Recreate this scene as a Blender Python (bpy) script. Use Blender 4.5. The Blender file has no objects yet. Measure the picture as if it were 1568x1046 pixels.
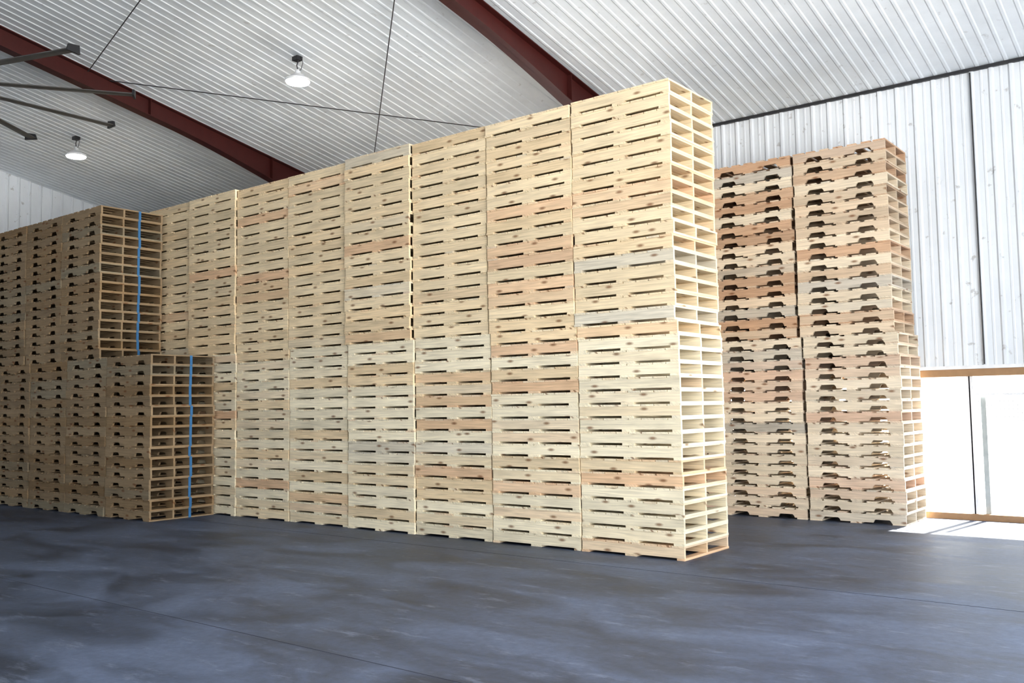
import bpy, random
import numpy as np
from math import *
from mathutils import Matrix, Vector
random.seed(7)
scene = bpy.context.scene
COL = bpy.context.collection

# ------------------------------------------------------------------ helpers
def link(o, parent=None):
    COL.objects.link(o)
    if parent: o.parent = parent
    return o

class MB:
    """mesh builder with uv + colour attribute"""
    def __init__(s): s.v=[]; s.f=[]; s.uv=[]; s.c=[]; s.m=[]
    def box(s,x0,y0,z0,x1,y1,z1,col=(1,1,1),ax=0,mat=0,ro=None):
        b=len(s.v)
        P=[(x0,y0,z0),(x1,y0,z0),(x1,y1,z0),(x0,y1,z0),(x0,y0,z1),(x1,y0,z1),(x1,y1,z1),(x0,y1,z1)]
        s.v+=P
        o=random.random()*50 if ro is None else ro
        for q in ((0,3,2,1),(4,5,6,7),(0,1,5,4),(1,2,6,5),(2,3,7,6),(3,0,4,7)):
            s.f.append([b+i for i in q]); s.m.append(mat); s.c.append(col)
            for i in q:
                p=P[i]; r=[p[k] for k in range(3) if k!=ax]
                s.uv.append((p[ax]+o, r[0]+r[1]+o*1.7))
    def prism_y(s,prof,y0,y1,col=(1,1,1),mat=0):
        """profile in XZ (ccw seen from -Y) extruded along Y"""
        n=len(prof); b=len(s.v); o=random.random()*50
        s.v+=[(x,y0,z) for x,z in prof]+[(x,y1,z) for x,z in prof]
        fs=[list(range(n)), list(range(2*n-1,n-1,-1))]
        for i in range(n):
            j=(i+1)%n; fs.append([j,i,n+i,n+j])
        for q in fs:
            s.f.append([b+i for i in q]); s.m.append(mat); s.c.append(col)
            for i in q:
                p=s.v[b+i]; s.uv.append((p[0]+o,p[1]+p[2]+o*1.7))
    def obj(s,name,mats,parent=None):
        me=bpy.data.meshes.new(name); me.from_pydata(s.v,[],s.f); 
        for m in mats: me.materials.append(m)
        me.polygons.foreach_set('material_index',s.m)
        uv=me.uv_layers.new(name='UVMap'); uv.data.foreach_set('uv',np.array(s.uv,dtype=np.float32).ravel())
        at=me.attributes.new('tint','FLOAT_COLOR','CORNER')
        cs=[]
        for f,c in zip(s.f,s.c): cs+= [(c[0],c[1],c[2],1.0)]*len(f)
        at.data.foreach_set('color',np.array(cs,dtype=np.float32).ravel())
        me.update()
        o=bpy.data.objects.new(name,me); return link(o,parent)

def newmat(name):
    m=bpy.data.materials.new(name); m.use_nodes=True; nt=m.node_tree
    b=nt.nodes['Principled BSDF']; return m,nt,b
def simple(name,col,rough=.5,metal=0,emit=None,es=0):
    m,nt,b=newmat(name)
    b.inputs['Base Color'].default_value=(*col,1); b.inputs['Roughness'].default_value=rough; b.inputs['Metallic'].default_value=metal
    n=nt.nodes.new('ShaderNodeTexNoise'); n.inputs['Scale'].default_value=9; n.inputs['Detail'].default_value=5
    tc=nt.nodes.new('ShaderNodeTexCoord'); nt.links.new(tc.outputs['Object'],n.inputs['Vector'])
    mr=nt.nodes.new('ShaderNodeMapRange'); mr.inputs['To Min'].default_value=.8; mr.inputs['To Max'].default_value=1.2
    nt.links.new(n.outputs['Fac'],mr.inputs['Value'])
    mx=nt.nodes.new('ShaderNodeVectorMath'); mx.operation='SCALE'; mx.inputs[0].default_value=col
    nt.links.new(mr.outputs[0],mx.inputs['Scale']); nt.links.new(mx.outputs[0],b.inputs['Base Color'])
    if emit: b.inputs['Emission Color'].default_value=(*emit,1); b.inputs['Emission Strength'].default_value=es
    return m

# ------------------------------------------------------------------ materials
def wood_mat():
    m,nt,b=newmat('pallet_wood'); L=nt.links.new; N=nt.nodes.new
    at=N('ShaderNodeAttribute'); at.attribute_name='tint'
    uv=N('ShaderNodeUVMap'); uv.uv_map='UVMap'
    mp=N('ShaderNodeMapping'); mp.inputs['Scale'].default_value=(1.6,38,1); L(uv.outputs[0],mp.inputs[0])
    n1=N('ShaderNodeTexNoise'); n1.noise_dimensions='2D'; n1.inputs['Scale'].default_value=1.5; n1.inputs['Detail'].default_value=6; n1.inputs['Distortion'].default_value=.6; L(mp.outputs[0],n1.inputs['Vector'])
    r1=N('ShaderNodeMapRange'); r1.inputs['From Min'].default_value=.3; r1.inputs['From Max'].default_value=.75; r1.inputs['To Min'].default_value=.82; r1.inputs['To Max'].default_value=1.10; L(n1.outputs['Fac'],r1.inputs['Value'])
    # stains
    mp2=N('ShaderNodeMapping'); mp2.inputs['Scale'].default_value=(1.3,6,1); L(uv.outputs[0],mp2.inputs[0])
    n2=N('ShaderNodeTexNoise'); n2.noise_dimensions='2D'; n2.inputs['Scale'].default_value=1.2; n2.inputs['Detail'].default_value=3; L(mp2.outputs[0],n2.inputs['Vector'])
    r2=N('ShaderNodeMapRange'); r2.inputs['From Min'].default_value=.25; r2.inputs['From Max'].default_value=.5; r2.inputs['To Min'].default_value=.84; r2.inputs['To Max'].default_value=1.0; L(n2.outputs['Fac'],r2.inputs['Value'])
    mu=N('ShaderNodeMath'); mu.operation='MULTIPLY'; L(r1.outputs[0],mu.inputs[0]); L(r2.outputs[0],mu.inputs[1])
    sc=N('ShaderNodeVectorMath'); sc.operation='SCALE'; L(at.outputs['Color'],sc.inputs[0]); L(mu.outputs[0],sc.inputs['Scale'])
    # knots
    mp3=N('ShaderNodeMapping'); mp3.inputs['Scale'].default_value=(1.7,4.5,1); L(uv.outputs[0],mp3.inputs[0])
    vo=N('ShaderNodeTexVoronoi'); vo.voronoi_dimensions='2D'; vo.inputs['Scale'].default_value=1.0; L(mp3.outputs[0],vo.inputs['Vector'])
    rk=N('ShaderNodeMapRange'); rk.inputs['From Min'].default_value=.03; rk.inputs['From Max'].default_value=.10; rk.inputs['To Min'].default_value=.75; rk.inputs['To Max'].default_value=0; L(vo.outputs['Distance'],rk.inputs['Value'])
    mx=N('ShaderNodeMix'); mx.data_type='RGBA'; L(rk.outputs[0],mx.inputs['Factor']); L(sc.outputs[0],mx.inputs['A']); mx.inputs['B'].default_value=(.16,.06,.02,1)
    L(mx.outputs['Result'],b.inputs['Base Color']); b.inputs['Roughness'].default_value=.75
    b.inputs['Specular IOR Level'].default_value=.25
    bp=N('ShaderNodeBump'); bp.inputs['Strength'].default_value=.25; bp.inputs['Distance'].default_value=.003; L(n1.outputs['Fac'],bp.inputs['Height']); L(bp.outputs[0],b.inputs['Normal'])
    return m
WOOD=wood_mat()

def metal_panel(name,col,rough,dirt=.5):
    m,nt,b=newmat(name); L=nt.links.new; N=nt.nodes.new
    tc=N('ShaderNodeTexCoord')
    mp=N('ShaderNodeMapping'); mp.inputs['Scale'].default_value=(.6,.6,.25); L(tc.outputs['Object'],mp.inputs[0])
    n=N('ShaderNodeTexNoise'); n.inputs['Scale'].default_value=1.5; n.inputs['Detail'].default_value=8; n.inputs['Roughness'].default_value=.65; L(mp.outputs[0],n.inputs['Vector'])
    n2=N('ShaderNodeTexNoise'); n2.inputs['Scale'].default_value=9; n2.inputs['Detail'].default_value=4; L(tc.outputs['Object'],n2.inputs['Vector'])
    r=N('ShaderNodeMapRange'); r.inputs['From Min'].default_value=.35; r.inputs['From Max'].default_value=.65; r.inputs['To Min'].default_value=.88; r.inputs['To Max'].default_value=1.03; L(n.outputs['Fac'],r.inputs['Value'])
    s=N('ShaderNodeVectorMath'); s.operation='SCALE'; s.inputs[0].default_value=col; L(r.outputs[0],s.inputs['Scale'])
    rr=N('ShaderNodeMapRange'); rr.inputs['From Min'].default_value=.66; rr.inputs['From Max'].default_value=.74; rr.inputs['To Max'].default_value=dirt; L(n2.outputs['Fac'],rr.inputs['Value'])
    mx=N('ShaderNodeMix'); mx.data_type='RGBA'; L(rr.outputs[0],mx.inputs['Factor']); L(s.outputs[0],mx.inputs['A']); mx.inputs['B'].default_value=(.22,.2,.18,1)
    L(mx.outputs['Result'],b.inputs['Base Color']); b.inputs['Roughness'].default_value=rough
    return m
WALLM=metal_panel('white_wall_panel',(.71,.745,.78),.5)
CEILM=metal_panel('white_ceiling_panel',(.73,.775,.81),.42,.3)

def floor_mat():
    m,nt,b=newmat('dark_sealed_floor'); L=nt.links.new; N=nt.nodes.new
    tc=N('ShaderNodeTexCoord')
    mp=N('ShaderNodeMapping'); mp.inputs['Scale'].default_value=(.5,1.1,1); mp.inputs['Rotation'].default_value=(0,0,.5); L(tc.outputs['Object'],mp.inputs[0])
    n=N('ShaderNodeTexNoise'); n.inputs['Scale'].default_value=1.2; n.inputs['Detail'].default_value=7; n.inputs['Roughness'].default_value=.6; n.inputs['Distortion'].default_value=.8; L(mp.outputs[0],n.inputs['Vector'])
    cr=N('ShaderNodeValToRGB'); L(n.outputs['Fac'],cr.inputs[0])
    e=cr.color_ramp.elements; e[0].position=.34; e[0].color=(.026,.036,.058,1); e[1].position=.64; e[1].color=(.108,.136,.205,1)
    n2=N('ShaderNodeTexNoise'); n2.inputs['Scale'].default_value=14; n2.inputs['Detail'].default_value=8; n2.inputs['Roughness'].default_value=.7; L(tc.outputs['Object'],n2.inputs['Vector'])
    r2=N('ShaderNodeMapRange'); r2.inputs['From Min'].default_value=.3; r2.inputs['From Max'].default_value=.7; r2.inputs['To Min'].default_value=.8; r2.inputs['To Max'].default_value=1.2; L(n2.outputs['Fac'],r2.inputs['Value'])
    s=N('ShaderNodeVectorMath'); s.operation='SCALE'; L(cr.outputs[0],s.inputs[0]); L(r2.outputs[0],s.inputs['Scale'])
    # pale scuffs / chips
    vo=N('ShaderNodeTexNoise'); vo.inputs['Scale'].default_value=4; vo.inputs['Detail'].default_value=10; vo.inputs['Roughness'].default_value=.75
    mp4=N('ShaderNodeMapping'); mp4.inputs['Scale'].default_value=(.5,1.6,1); mp4.inputs['Rotation'].default_value=(0,0,-.3); L(tc.outputs['Object'],mp4.inputs[0]); L(mp4.outputs[0],vo.inputs['Vector'])
    rk=N('ShaderNodeMapRange'); rk.inputs['From Min'].default_value=.56; rk.inputs['From Max'].default_value=.74; rk.inputs['To Max'].default_value=.75; L(vo.outputs['Fac'],rk.inputs['Value'])
    mx=N('ShaderNodeMix'); mx.data_type='RGBA'; L(rk.outputs[0],mx.inputs['Factor']); L(s.outputs[0],mx.inputs['A']); mx.inputs['B'].default_value=(.24,.28,.37,1)
    L(mx.outputs['Result'],b.inputs['Base Color'])
    rr=N('ShaderNodeMapRange'); rr.inputs['From Min'].default_value=.3; rr.inputs['From Max'].default_value=.7; rr.inputs['To Min'].default_value=.40; rr.inputs['To Max'].default_value=.58; L(n.outputs['Fac'],rr.inputs['Value']); L(rr.outputs[0],b.inputs['Roughness'])
    b.inputs['Specular IOR Level'].default_value=.45
    bp=N('ShaderNodeBump'); bp.inputs['Strength'].default_value=.3; bp.inputs['Distance'].default_value=.008; L(n2.outputs['Fac'],bp.inputs['Height']); L(bp.outputs[0],b.inputs['Normal'])
    return m
FLOORM=floor_mat()
RED=simple('red_oxide_steel',(.060,.011,.009),.5)
DARK=simple('dark_steel',(.03,.03,.033),.45)
ALU=simple('fan_aluminium',(.16,.155,.15),.45,.6)
JOINT=simple('joint_filler',(.045,.05,.07),.8)
OLDWOOD=simple('weathered_timber',(.32,.20,.11),.8)
WHITEP=simple('white_trim',(.70,.71,.72),.5)
GALV=simple('galvanised_wire',(.40,.43,.42),.5,.3)
GRAVEL=simple('pale_gravel',(.75,.73,.70),.9)
LAMPM=simple('lamp_lens',(.9,.9,.9),.5,0,(1,.97,.93),20)

# ------------------------------------------------------------------ camera
yaw,pit,rol,f=0.6655,0.0701,-0.0154,1418.65
fw=Vector((-sin(yaw)*cos(pit),cos(yaw)*cos(pit),sin(pit))); rt=Vector((cos(yaw),sin(yaw),0)); up=rt.cross(fw)
r2=rt*cos(rol)+up*sin(rol); u2=-rt*sin(rol)+up*cos(rol)
cd=bpy.data.cameras.new('camera'); cam=link(bpy.data.objects.new('camera',cd))
cam.matrix_world=Matrix(((r2.x,u2.x,-fw.x,4.403),(r2.y,u2.y,-fw.y,-8.3052),(r2.z,u2.z,-fw.z,1.5492),(0,0,0,1)))
cd.sensor_width=36; cd.lens=36*f/1568; cd.clip_end=300
scene.camera=cam

# ------------------------------------------------------------------ pallets
def lerp(a,b,t): return tuple(a[i]+(b[i]-a[i])*t for i in range(3))
def tint_new(lo):
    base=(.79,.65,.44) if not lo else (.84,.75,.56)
    r=random.random()
    if r<.09: base=(.73,.50,.32)
    elif r<.12: base=(.68,.62,.50)
    elif r<.34: base=(.79,.62,.40)
    k=random.uniform(.86,1.08); return tuple(c*k for c in base)
def tint_used(lo):
    r=random.random()
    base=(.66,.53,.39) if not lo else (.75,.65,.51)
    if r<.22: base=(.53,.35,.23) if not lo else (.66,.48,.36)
    elif r<.32: base=(.54,.50,.43)
    elif r<.6: base=(.76,.66,.51)
    k=random.uniform(.82,1.08); return tuple(c*k for c in base)
def tint_old(lo):
    r=random.random(); base=(.34,.25,.155)
    if r<.2: base=(.31,.21,.115)
    elif r<.4: base=(.32,.27,.19)
    k=random.uniform(.82,1.1); return tuple(c*k for c in base)

def stringer_profile(x0,x1,z0,z1,notch):
    if not notch: return [(x0,z0),(x1,z0),(x1,z1),(x0,z1)]
    w=x1-x0; d=(z1-z0)*random.uniform(.38,.48); c=.022; P=[(x0,z0)]
    for a,b in ((.14,.33),(.67,.86)):
        xa,xb=x0+w*a,x0+w*b
        P+=[(xa,z0),(xa+c*.5,z0+d*.6),(xa+c*1.3,z0+d),(xb-c*1.3,z0+d),(xb-c*.5,z0+d*.6),(xb,z0)]
    return P+[(x1,z0),(x1,z1),(x0,z1)]

def stack(name,xr,y0,z0,W,D,n,h,tint,notch=False,strings=(0,.5,1),blue=None,jit=.01,bt=.019):
    """column of n pallets: right end at xr, front at y0, pallet length W (x), depth D (y)"""
    mb=MB(); sw=.038; lo=z0<1; bluev=random.uniform(-.003,.003)
    for i in range(n):
        zb=z0+i*h; dx=random.uniform(-jit,jit); dy=random.uniform(-jit,jit)
        xa,xb=xr-W+dx,xr+dx; ya,yb=y0+dy,y0+D+dy
        tt=.019
        pt=tint(lo)                      # pallet tone
        def tn(): return lerp(pt,tint(lo),random.choice((.1,.25,.5)))
        # bottom deck boards (run along Y): lead boards + centre board
        s1,s2=(.085,.44) if not notch else (.125,.435)
        s1+=random.uniform(-.015,.015)
        for a,b in ((0,s1),(s2+random.uniform(-.012,.012),.56+random.uniform(-.012,.012)),(1-s1,1)):
            e=random.uniform(-.006,.006)
            mb.box(xa+W*a,ya+e,zb+.0003,xa+W*b,yb+e,zb+bt,tn(),1)
        # stringers (run along X)
        for k,sf in enumerate(strings):
            ys=ya+(D-sw)*sf; c=tn()
            mb.prism_y(stringer_profile(xa+.002,xb-.002,zb+bt,zb+h-tt,notch),ys+.004,ys+sw-.004,c,0)
            if blue==k:
                yq=ys+sw/2+bluev+random.uniform(-.002,.002)
                mb.box(xb+.001,yq-.021,zb+.002,xb+.005,yq+.021,zb+h-.002,(1,1,1),2,1)
        # top deck boards
        if notch:
            lead=.125; rest=(1-2*lead); bw=.098
            cs=[(0,lead)]+[(lead+rest*(j+.5)/5-bw/2,lead+rest*(j+.5)/5+bw/2) for j in range(5)]+[(1-lead,1)]
        else:
            g=.008; bw=(1-7*g)/8; cs=[(j*(bw+g),j*(bw+g)+bw) for j in range(8)]
        for a,b in cs:
            e=random.uniform(-.005,.005); 
            mb.box(xa+W*a,ya+e,zb+h-tt,xa+W*b,yb+e,zb+h,tn(),1)
    return mb.obj(name,[WOOD,BLUEW])
BLUEW=simple('blue_painted_band',(.05,.17,.34),.7)

NP=17
PW=1.225
for c in range(12):
    xr=-PW*c+random.uniform(-.006,.006)
    w=PW-random.uniform(.012,.024)
    yo=random.uniform(-.02,.02)
    stack('pallet_stack',xr,yo,0.0,w,1.003,NP,2.398/NP,tint_new,jit=.008,bt=.024)
    stack('pallet_stack',xr-.031+random.uniform(-.004,.004),yo+random.uniform(-.02,.02),2.3985,w,1.003,NP,(2.482+random.uniform(-.02,.015)*(c>0))/NP,tint_new,jit=.008,bt=.024)
for c in range(3):
    xr=1.07-1.245*c; w=1.21
    stack('notched_pallet_stack',xr,3.77,0,w,.93,NP,2.41/NP,tint_used,True,jit=.014)
    stack('notched_pallet_stack',xr-.06,3.77,2.4105,w,.93,NP,2.486/NP,tint_used,True,jit=.016)
for c in range(6):
    xr=-7.817-1.235*c; w=1.21
    stack('weathered_pallet_stack',xr,-1.10,0,w,1.05,NP-1,2.379/(NP-1),tint_old,True,strings=(0,.36,.62,1),blue=2,jit=.012)
for c in range(5):
    xr=-9.286-1.235*c; w=1.21
    stack('weathered_pallet_stack',xr,-1.10,2.3795,w,1.05,NP-1,2.375/(NP-1),tint_old,True,strings=(0,.36,.62,1),blue=2,jit=.012)

# ------------------------------------------------------------------ room
YW=4.83; ZE=5.888; T=.20; YR_=-9.0; YF=-22.8; XG=-16.3; XD=8.5
zc=lambda y: ZE+T*(YW-y) if y>YR_ else ZE+T*(YW-YR_)-T*(YR_-y)
def sheet(name,P0,U,Vv,Nn,lu,lv,pitch,rib_h,mat,base=.07,top=.03,parent=None,minor=False):
    """ribbed sheet: ribs run along V, repeat along U, raised along N"""
    P0,U,Vv,Nn=Vector(P0),Vector(U),Vector(Vv),Vector(Nn)
    prof=[]; x=0
    while x<lu:
        prof+=[(x,0),(x+(base-top)/2,rib_h),(x+(base+top)/2,rib_h),(x+base,0)]
        if minor:
            mid=x+base+(pitch-base)/2
            prof+=[(mid-.02,0),(mid-.01,rib_h*.25),(mid+.01,rib_h*.25),(mid+.02,0)]
        x+=pitch
    prof=[(min(a,lu),b) for a,b in prof]; prof.append((lu,0))
    v=[];fa=[]
    for a,b in prof:
        p=P0+U*a+Nn*b; v+=[p[:],(p+Vv*lv)[:]]
    for i in range(len(prof)-1): fa.append([2*i,2*i+2,2*i+3,2*i+1])
    me=bpy.data.meshes.new(name); me.from_pydata(v,[],fa); me.materials.append(mat); me.update()
    return link(bpy.data.objects.new(name,me),parent)
def boxobj(name,x0,y0,z0,x1,y1,z1,mat,parent=None):
    mb=MB(); mb.box(x0,y0,z0,x1,y1,z1); return mb.obj(name,[mat],parent)

boxobj('floor',XG,YF,-.12,XD,YW+.12,0,FLOORM)
boxobj('ground',-60,YW+.12,-.20,60,60,-.02,GRAVEL)
boxobj('ground_east',XD,-60,-.20,60,YW+.12,-.02,GRAVEL)
jb=MB()
for yj in (-.62,-4.3): jb.box(XG+.1,yj-.003,0,XD-.1,yj+.003,.0015)
jb.obj('floor_joints',[JOINT])

sl=sqrt(1+T*T)
ce=bpy.data.objects.new('ceiling',None); link(ce)
sheet('slope_north',(XG,YW+.05,ZE-.01),(1,0,0),(0,-1/sl,T/sl),(0,-T/sl,-1/sl),XD-XG,(YW-YR_+.05)*sl,.17,.009,CEILM,.06,.03,ce)
sheet('slope_south',(XG,YF,zc(YF)),(1,0,0),(0,1/sl,T/sl),(0,T/sl,-1/sl),XD-XG,(YR_-YF)*sl,.17,.009,CEILM,.06,.03,ce)
OZ0,OZ1,OX0,OX1=.10,1.98,-7.0,7.5
wn=bpy.data.objects.new('wall_north',None); link(wn)
sheet('upper_panels',(XG,YW,OZ1),(1,0,0),(0,0,1),(0,-1,0),XD-XG,ZE-OZ1+.02,.235,.022,WALLM,.075,.03,wn,True)
sheet('lower_west_panels',(XG,YW,0),(1,0,0),(0,0,1),(0,-1,0),OX0-XG,OZ1,.235,.022,WALLM,.075,.03,wn,True)
sheet('lower_east_panels',(OX1,YW,0),(1,0,0),(0,0,1),(0,-1,0),XD-OX1,OZ1,.235,.022,WALLM,.075,.03,wn,True)
boxobj('trim_1',XG,YW-.05,ZE-.04,XD,YW-.0,ZE-.0,DARK)
boxobj('trim_2',OX0,YW-.045,OZ1-.035,OX1,YW+.03,OZ1+.01,WHITEP)
sheet('wall_west',(XG,YF,0),(0,1,0),(0,0,1),(1,0,0),YW-YF,9.0,.235,.024,WALLM,.075,.03)
we=bpy.data.objects.new('wall_east',None); link(we)
DY0,DY1,DZ=-13.0,-1.5,5.2  # unseen doorway, sized and placed to light the stacks from the east
sheet('panels_south',(XD,YF,0),(0,1,0),(0,0,1),(-1,0,0),DY0-YF,9.0,.235,.028,WALLM,.075,.03,we)
sheet('panels_north',(XD,DY1,0),(0,1,0),(0,0,1),(-1,0,0),YW-DY1,9.0,.235,.028,WALLM,.075,.03,we)
sheet('panels_over_door',(XD,DY0,DZ),(0,1,0),(0,0,1),(-1,0,0),DY1-DY0,3.8,.235,.028,WALLM,.075,.03,we)
ws=bpy.data.objects.new('wall_south',None); link(ws)
sheet('panels_west',(XG,YF,0),(1,0,0),(0,0,1),(0,1,0),3-XG,ZE,.235,.028,WALLM,.075,.03,ws)
sheet('panels_over_door',(3,YF,4.5),(1,0,0),(0,0,1),(0,1,0),4.5,ZE-4.5,.235,.028,WALLM,.075,.03,ws)  # wall left open below: unseen doorway added for front light
sheet('panels_east',(7.5,YF,0),(1,0,0),(0,0,1),(0,1,0),XD-7.5,ZE,.235,.028,WALLM,.075,.03,ws)

# opening: timber header, sill, posts, rails
wb=MB()
wb.box(OX0,YW-.02,OZ1-.13,OX1,YW+.06,OZ1-.036,ax=0)
wb.box(OX0,YW-.03,0.0,OX1,YW+.07,.08,ax=0)
wf=bpy.data.objects.new('window_1',None); link(wf)
wb.obj('timber_header_and_sill',[OLDWOOD],wf)
pb=MB()
x=OX0+.02
while x<OX1:
    pb.box(x,YW,.08,x+.05,YW+.05,OZ1-.13); x+=1.72
pb.box(1.595,YW,.08,1.635,YW+.05,OZ1-.13)
pb.box(OX0,YW+.01,1.60,OX1,YW+.03,1.625)
pb.obj('window_posts',[WHITEP],wf)
gm=MB()
gm.box(1.74,YW+.06,.08,1.80,YW+.09,1.62)
xx=1.66
while xx<4: gm.box(xx,YW+.075,.08,xx+.004,YW+.079,1.62); xx+=.05
zz=.12
while zz<1.62: gm.box(1.66,YW+.075,zz,4,YW+.079,zz+.004); zz+=.05
gm.obj('wire_mesh',[GALV],wf)
def tube(name,pts,r,mat,parent=None):
    cu=bpy.data.curves.new(name,'CURVE'); cu.dimensions='3D'; cu.bevel_depth=r; cu.bevel_resolution=3
    s=cu.splines.new('POLY'); s.points.add(len(pts)-1)
    for i,p in enumerate(pts): s.points[i].co=(*p,1)
    cu.materials.append(mat)
    return link(bpy.data.objects.new(name,cu),parent)
tube('wall_conduit',[(1.83,YW-.045,2.0),(1.83,YW-.045,ZE-.06)],.009,DARK)

# rafters : tapered I beams
def rafter(X):
    mb=MB(); ys=list(np.linspace(YW-.06,YR_,40)); fwd=.09
    def depth(y):
        k=max(0,(y-0.5)/(YW-.5)); return .30+.45*k**1.6
    top=[zc(y)-.03 for y in ys]; bot=[t-depth(y) for t,y in zip(top,ys)]
    def ribbon(x0,x1,za,zb):
        for i in range(len(ys)-1):
            b=len(mb.v)
            for j in (i,i+1):
                mb.v+=[(x0,ys[j],za[j]),(x1,ys[j],za[j]),(x1,ys[j],zb[j]),(x0,ys[j],zb[j])]
            for q in ((0,1,5,4),(1,2,6,5),(2,3,7,6),(3,0,4,7)):
                mb.f.append([b+k for k in q]); mb.m.append(0); mb.c.append((1,1,1)); mb.uv+=[(0,0)]*4
    ribbon(X-.005,X+.005,top,bot)
    ribbon(X-fwd,X+fwd,top,[t-.014 for t in top])
    ribbon(X-fwd,X+fwd,[b+.014 for b in bot],bot)
    for y in (-6,-3,0,2.5):
        t=zc(y)-.05; mb.box(X-fwd+.005,y-.005,t-depth(y)+.02,X+fwd-.005,y+.005,t)
    mb.obj('steel_rafter',[RED])
    cb=MB(); zt=bot[0]-.005
    cb.box(X-fwd,YW-.30,0,X+fwd,YW-.288,zt); cb.box(X-fwd,YW-.075,0,X+fwd,YW-.06,zt); cb.box(X-.005,YW-.29,0,X+.005,YW-.07,zt)
    cb.obj('steel_column',[RED])
rafter(-3.0); rafter(-9.85)

# brace rods
zr=lambda y: zc(y)-.10
br=bpy.data.objects.new('roof_brace_rods',None); link(br)
for i,(a,b) in enumerate((((-9.7,-.76),(-3.5,4.57)),((-3.05,-.8),(-9.2,4.43)),((-9.75,-1.1),(-3.0,-2.8)))):
    tube('rod_%d'%(i+1),[(a[0],a[1],zr(a[1])),(b[0],b[1],zr(b[1]))],.008,DARK,br)

# high-bay lamps
def lathe(name,prof,mat,seg=32,parent=None,loc=(0,0,0)):
    v=[];fa=[];n=len(prof)
    for s in range(seg):
        a=2*pi*s/seg
        for r,z in prof: v.append((loc[0]+r*cos(a),loc[1]+r*sin(a),loc[2]+z))
    for s in range(seg):
        t=(s+1)%seg
        for i in range(n-1): fa.append([s*n+i,t*n+i,t*n+i+1,s*n+i+1])
    me=bpy.data.meshes.new(name); me.from_pydata(v,[],fa); me.materials.append(mat)
    for p in me.polygons: p.use_smooth=True
    return link(bpy.data.objects.new(name,me),parent)
def highbay(x,y):
    z=zc(y); e=link(bpy.data.objects.new('high_bay_lamp',None))
    d=.42
    lathe('housing',[(0,.0),(.03,.0),(.04,-.03),(.05,-.07),(.10,-.085),(.12,-.125),(.175,-.14),(.185,-.15),(.185,-.175),(.175,-.18)],WHITEP,parent=e,loc=(x,y,z-d+.19))
    lathe('lens',[(.178,-.176),(.165,-.20),(.08,-.222),(0,-.228)],LAMPM,parent=e,loc=(x,y,z-d+.19))
    tube('hook',[(x,y,z-.03),(x+.01,y,z-.1),(x-.02,y,z-.16),(x,y,z-.23)],.008,DARK,e)
    mb=MB(); mb.box(x-.07,y-.05,z-.09,x+.05,y+.05,z-.03); mb.obj('junction_box',[DARK],e)
    tube('cord',[(x+.06,y,z-.04),(x+.12,y,z-.15),(x+.07,y,z-.25),(x+.02,y,z-.24)],.005,DARK,e)
    ld=bpy.data.lights.new('bulb','SPOT'); ld.energy=60; ld.spot_size=radians(150); ld.spot_blend=.6; ld.shadow_soft_size=.12; ld.color=(1,.96,.9)
    lo=link(bpy.data.objects.new('bulb',ld),e); lo.location=(x,y,z-d-.10)
highbay(-6.3,.3); highbay(-12.7,.2)

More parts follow.
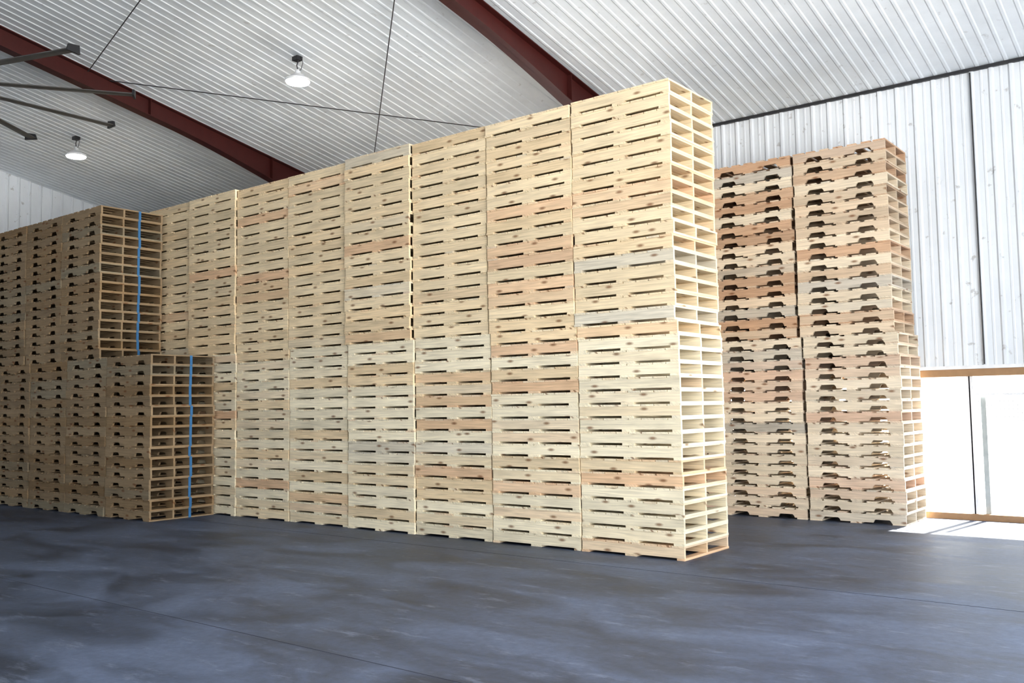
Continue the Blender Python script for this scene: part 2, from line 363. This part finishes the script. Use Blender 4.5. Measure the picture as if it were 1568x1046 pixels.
# big ceiling fan (10 blades)
fx,fy,fz=-9.85,-3.46,6.25; FR=2.8
fan=link(bpy.data.objects.new('industrial_ceiling_fan',None))
lathe('hub',[(0,.14),(.12,.14),(.2,.10),(.32,.05),(.34,0),(.32,-.05),(.15,-.09),(0,-.1)],DARK,parent=fan,loc=(fx,fy,fz))
tube('downrod',[(fx,fy,fz+.1),(fx,fy,zc(fy)-.33)],.035,DARK,fan)
bm=MB()
for k in range(10):
    a=radians(17.5+36*k); ca,sa=cos(a),sin(a); b=len(bm.v)
    sec=[(-.085,-.012),(-.03,-.02),(.05,-.012),(.09,.012),(.04,.016),(-.03,.014),(-.08,.004)]
    n=len(sec)
    for r in (.30,FR):
        for w,z in sec: bm.v.append((fx+r*ca-w*sa,fy+r*sa+w*ca,fz+z-.012*r))
    for i in range(n):
        j=(i+1)%n; bm.f.append([b+i,b+j,b+n+j,b+n+i]); bm.m.append(0); bm.c.append((1,1,1)); bm.uv+=[(0,0)]*4
    b=len(bm.v)
    for r in (FR-.01,FR+.02):
        for w,z in ((-.10,-.03),(.11,-.03),(.10,.09),(-.07,.06)): bm.v.append((fx+r*ca-w*sa,fy+r*sa+w*ca,fz+z-.012*FR))
    for q in ((0,1,2,3),(7,6,5,4),(0,4,5,1),(1,5,6,2),(2,6,7,3),(3,7,4,0)):
        bm.f.append([b+i for i in q]); bm.m.append(1); bm.c.append((1,1,1)); bm.uv+=[(0,0)]*4
bm.obj('blades',[ALU,DARK],fan)

# ------------------------------------------------------------------ light
w=bpy.data.worlds.new('world'); scene.world=w; w.use_nodes=True
bg=w.node_tree.nodes['Background']; bg.inputs[0].default_value=(.92,.96,1,1); bg.inputs[1].default_value=2.6
def area(name,loc,rot,sx,sy,e,col):
    l=bpy.data.lights.new(name,'AREA'); l.shape='RECTANGLE'; l.size=sx; l.size_y=sy; l.energy=e; l.color=col
    o=link(bpy.data.objects.new(name,l)); o.location=loc; o.rotation_euler=rot; return o
area('door_fill_east',(XD-.1,(DY0+DY1)/2,DZ/2+.1),(0,radians(90),0),DZ-.2,DY1-DY0-.2,1150,(.97,.985,1))  # added area lamp standing in for daylight from the unseen east doorway
area('door_fill_south',(5.25,YF+.1,2.3),(radians(90),0,0),4.3,4.4,80,(.95,.98,1))  # added weak fill lamp for the stack fronts, in an unseen south doorway
sl_=bpy.data.lights.new('sun','SUN'); sl_.energy=36; sl_.angle=radians(1); sl_.color=(1,.96,.9)
so=link(bpy.data.objects.new('sun',sl_)); so.rotation_euler=Vector((-.12,-1,-1.12)).to_track_quat('-Z','Y').to_euler()
scene.view_settings.view_transform='Standard'
try: scene.view_settings.look='Medium High Contrast'
except Exception: pass
scene.view_settings.exposure=0.16
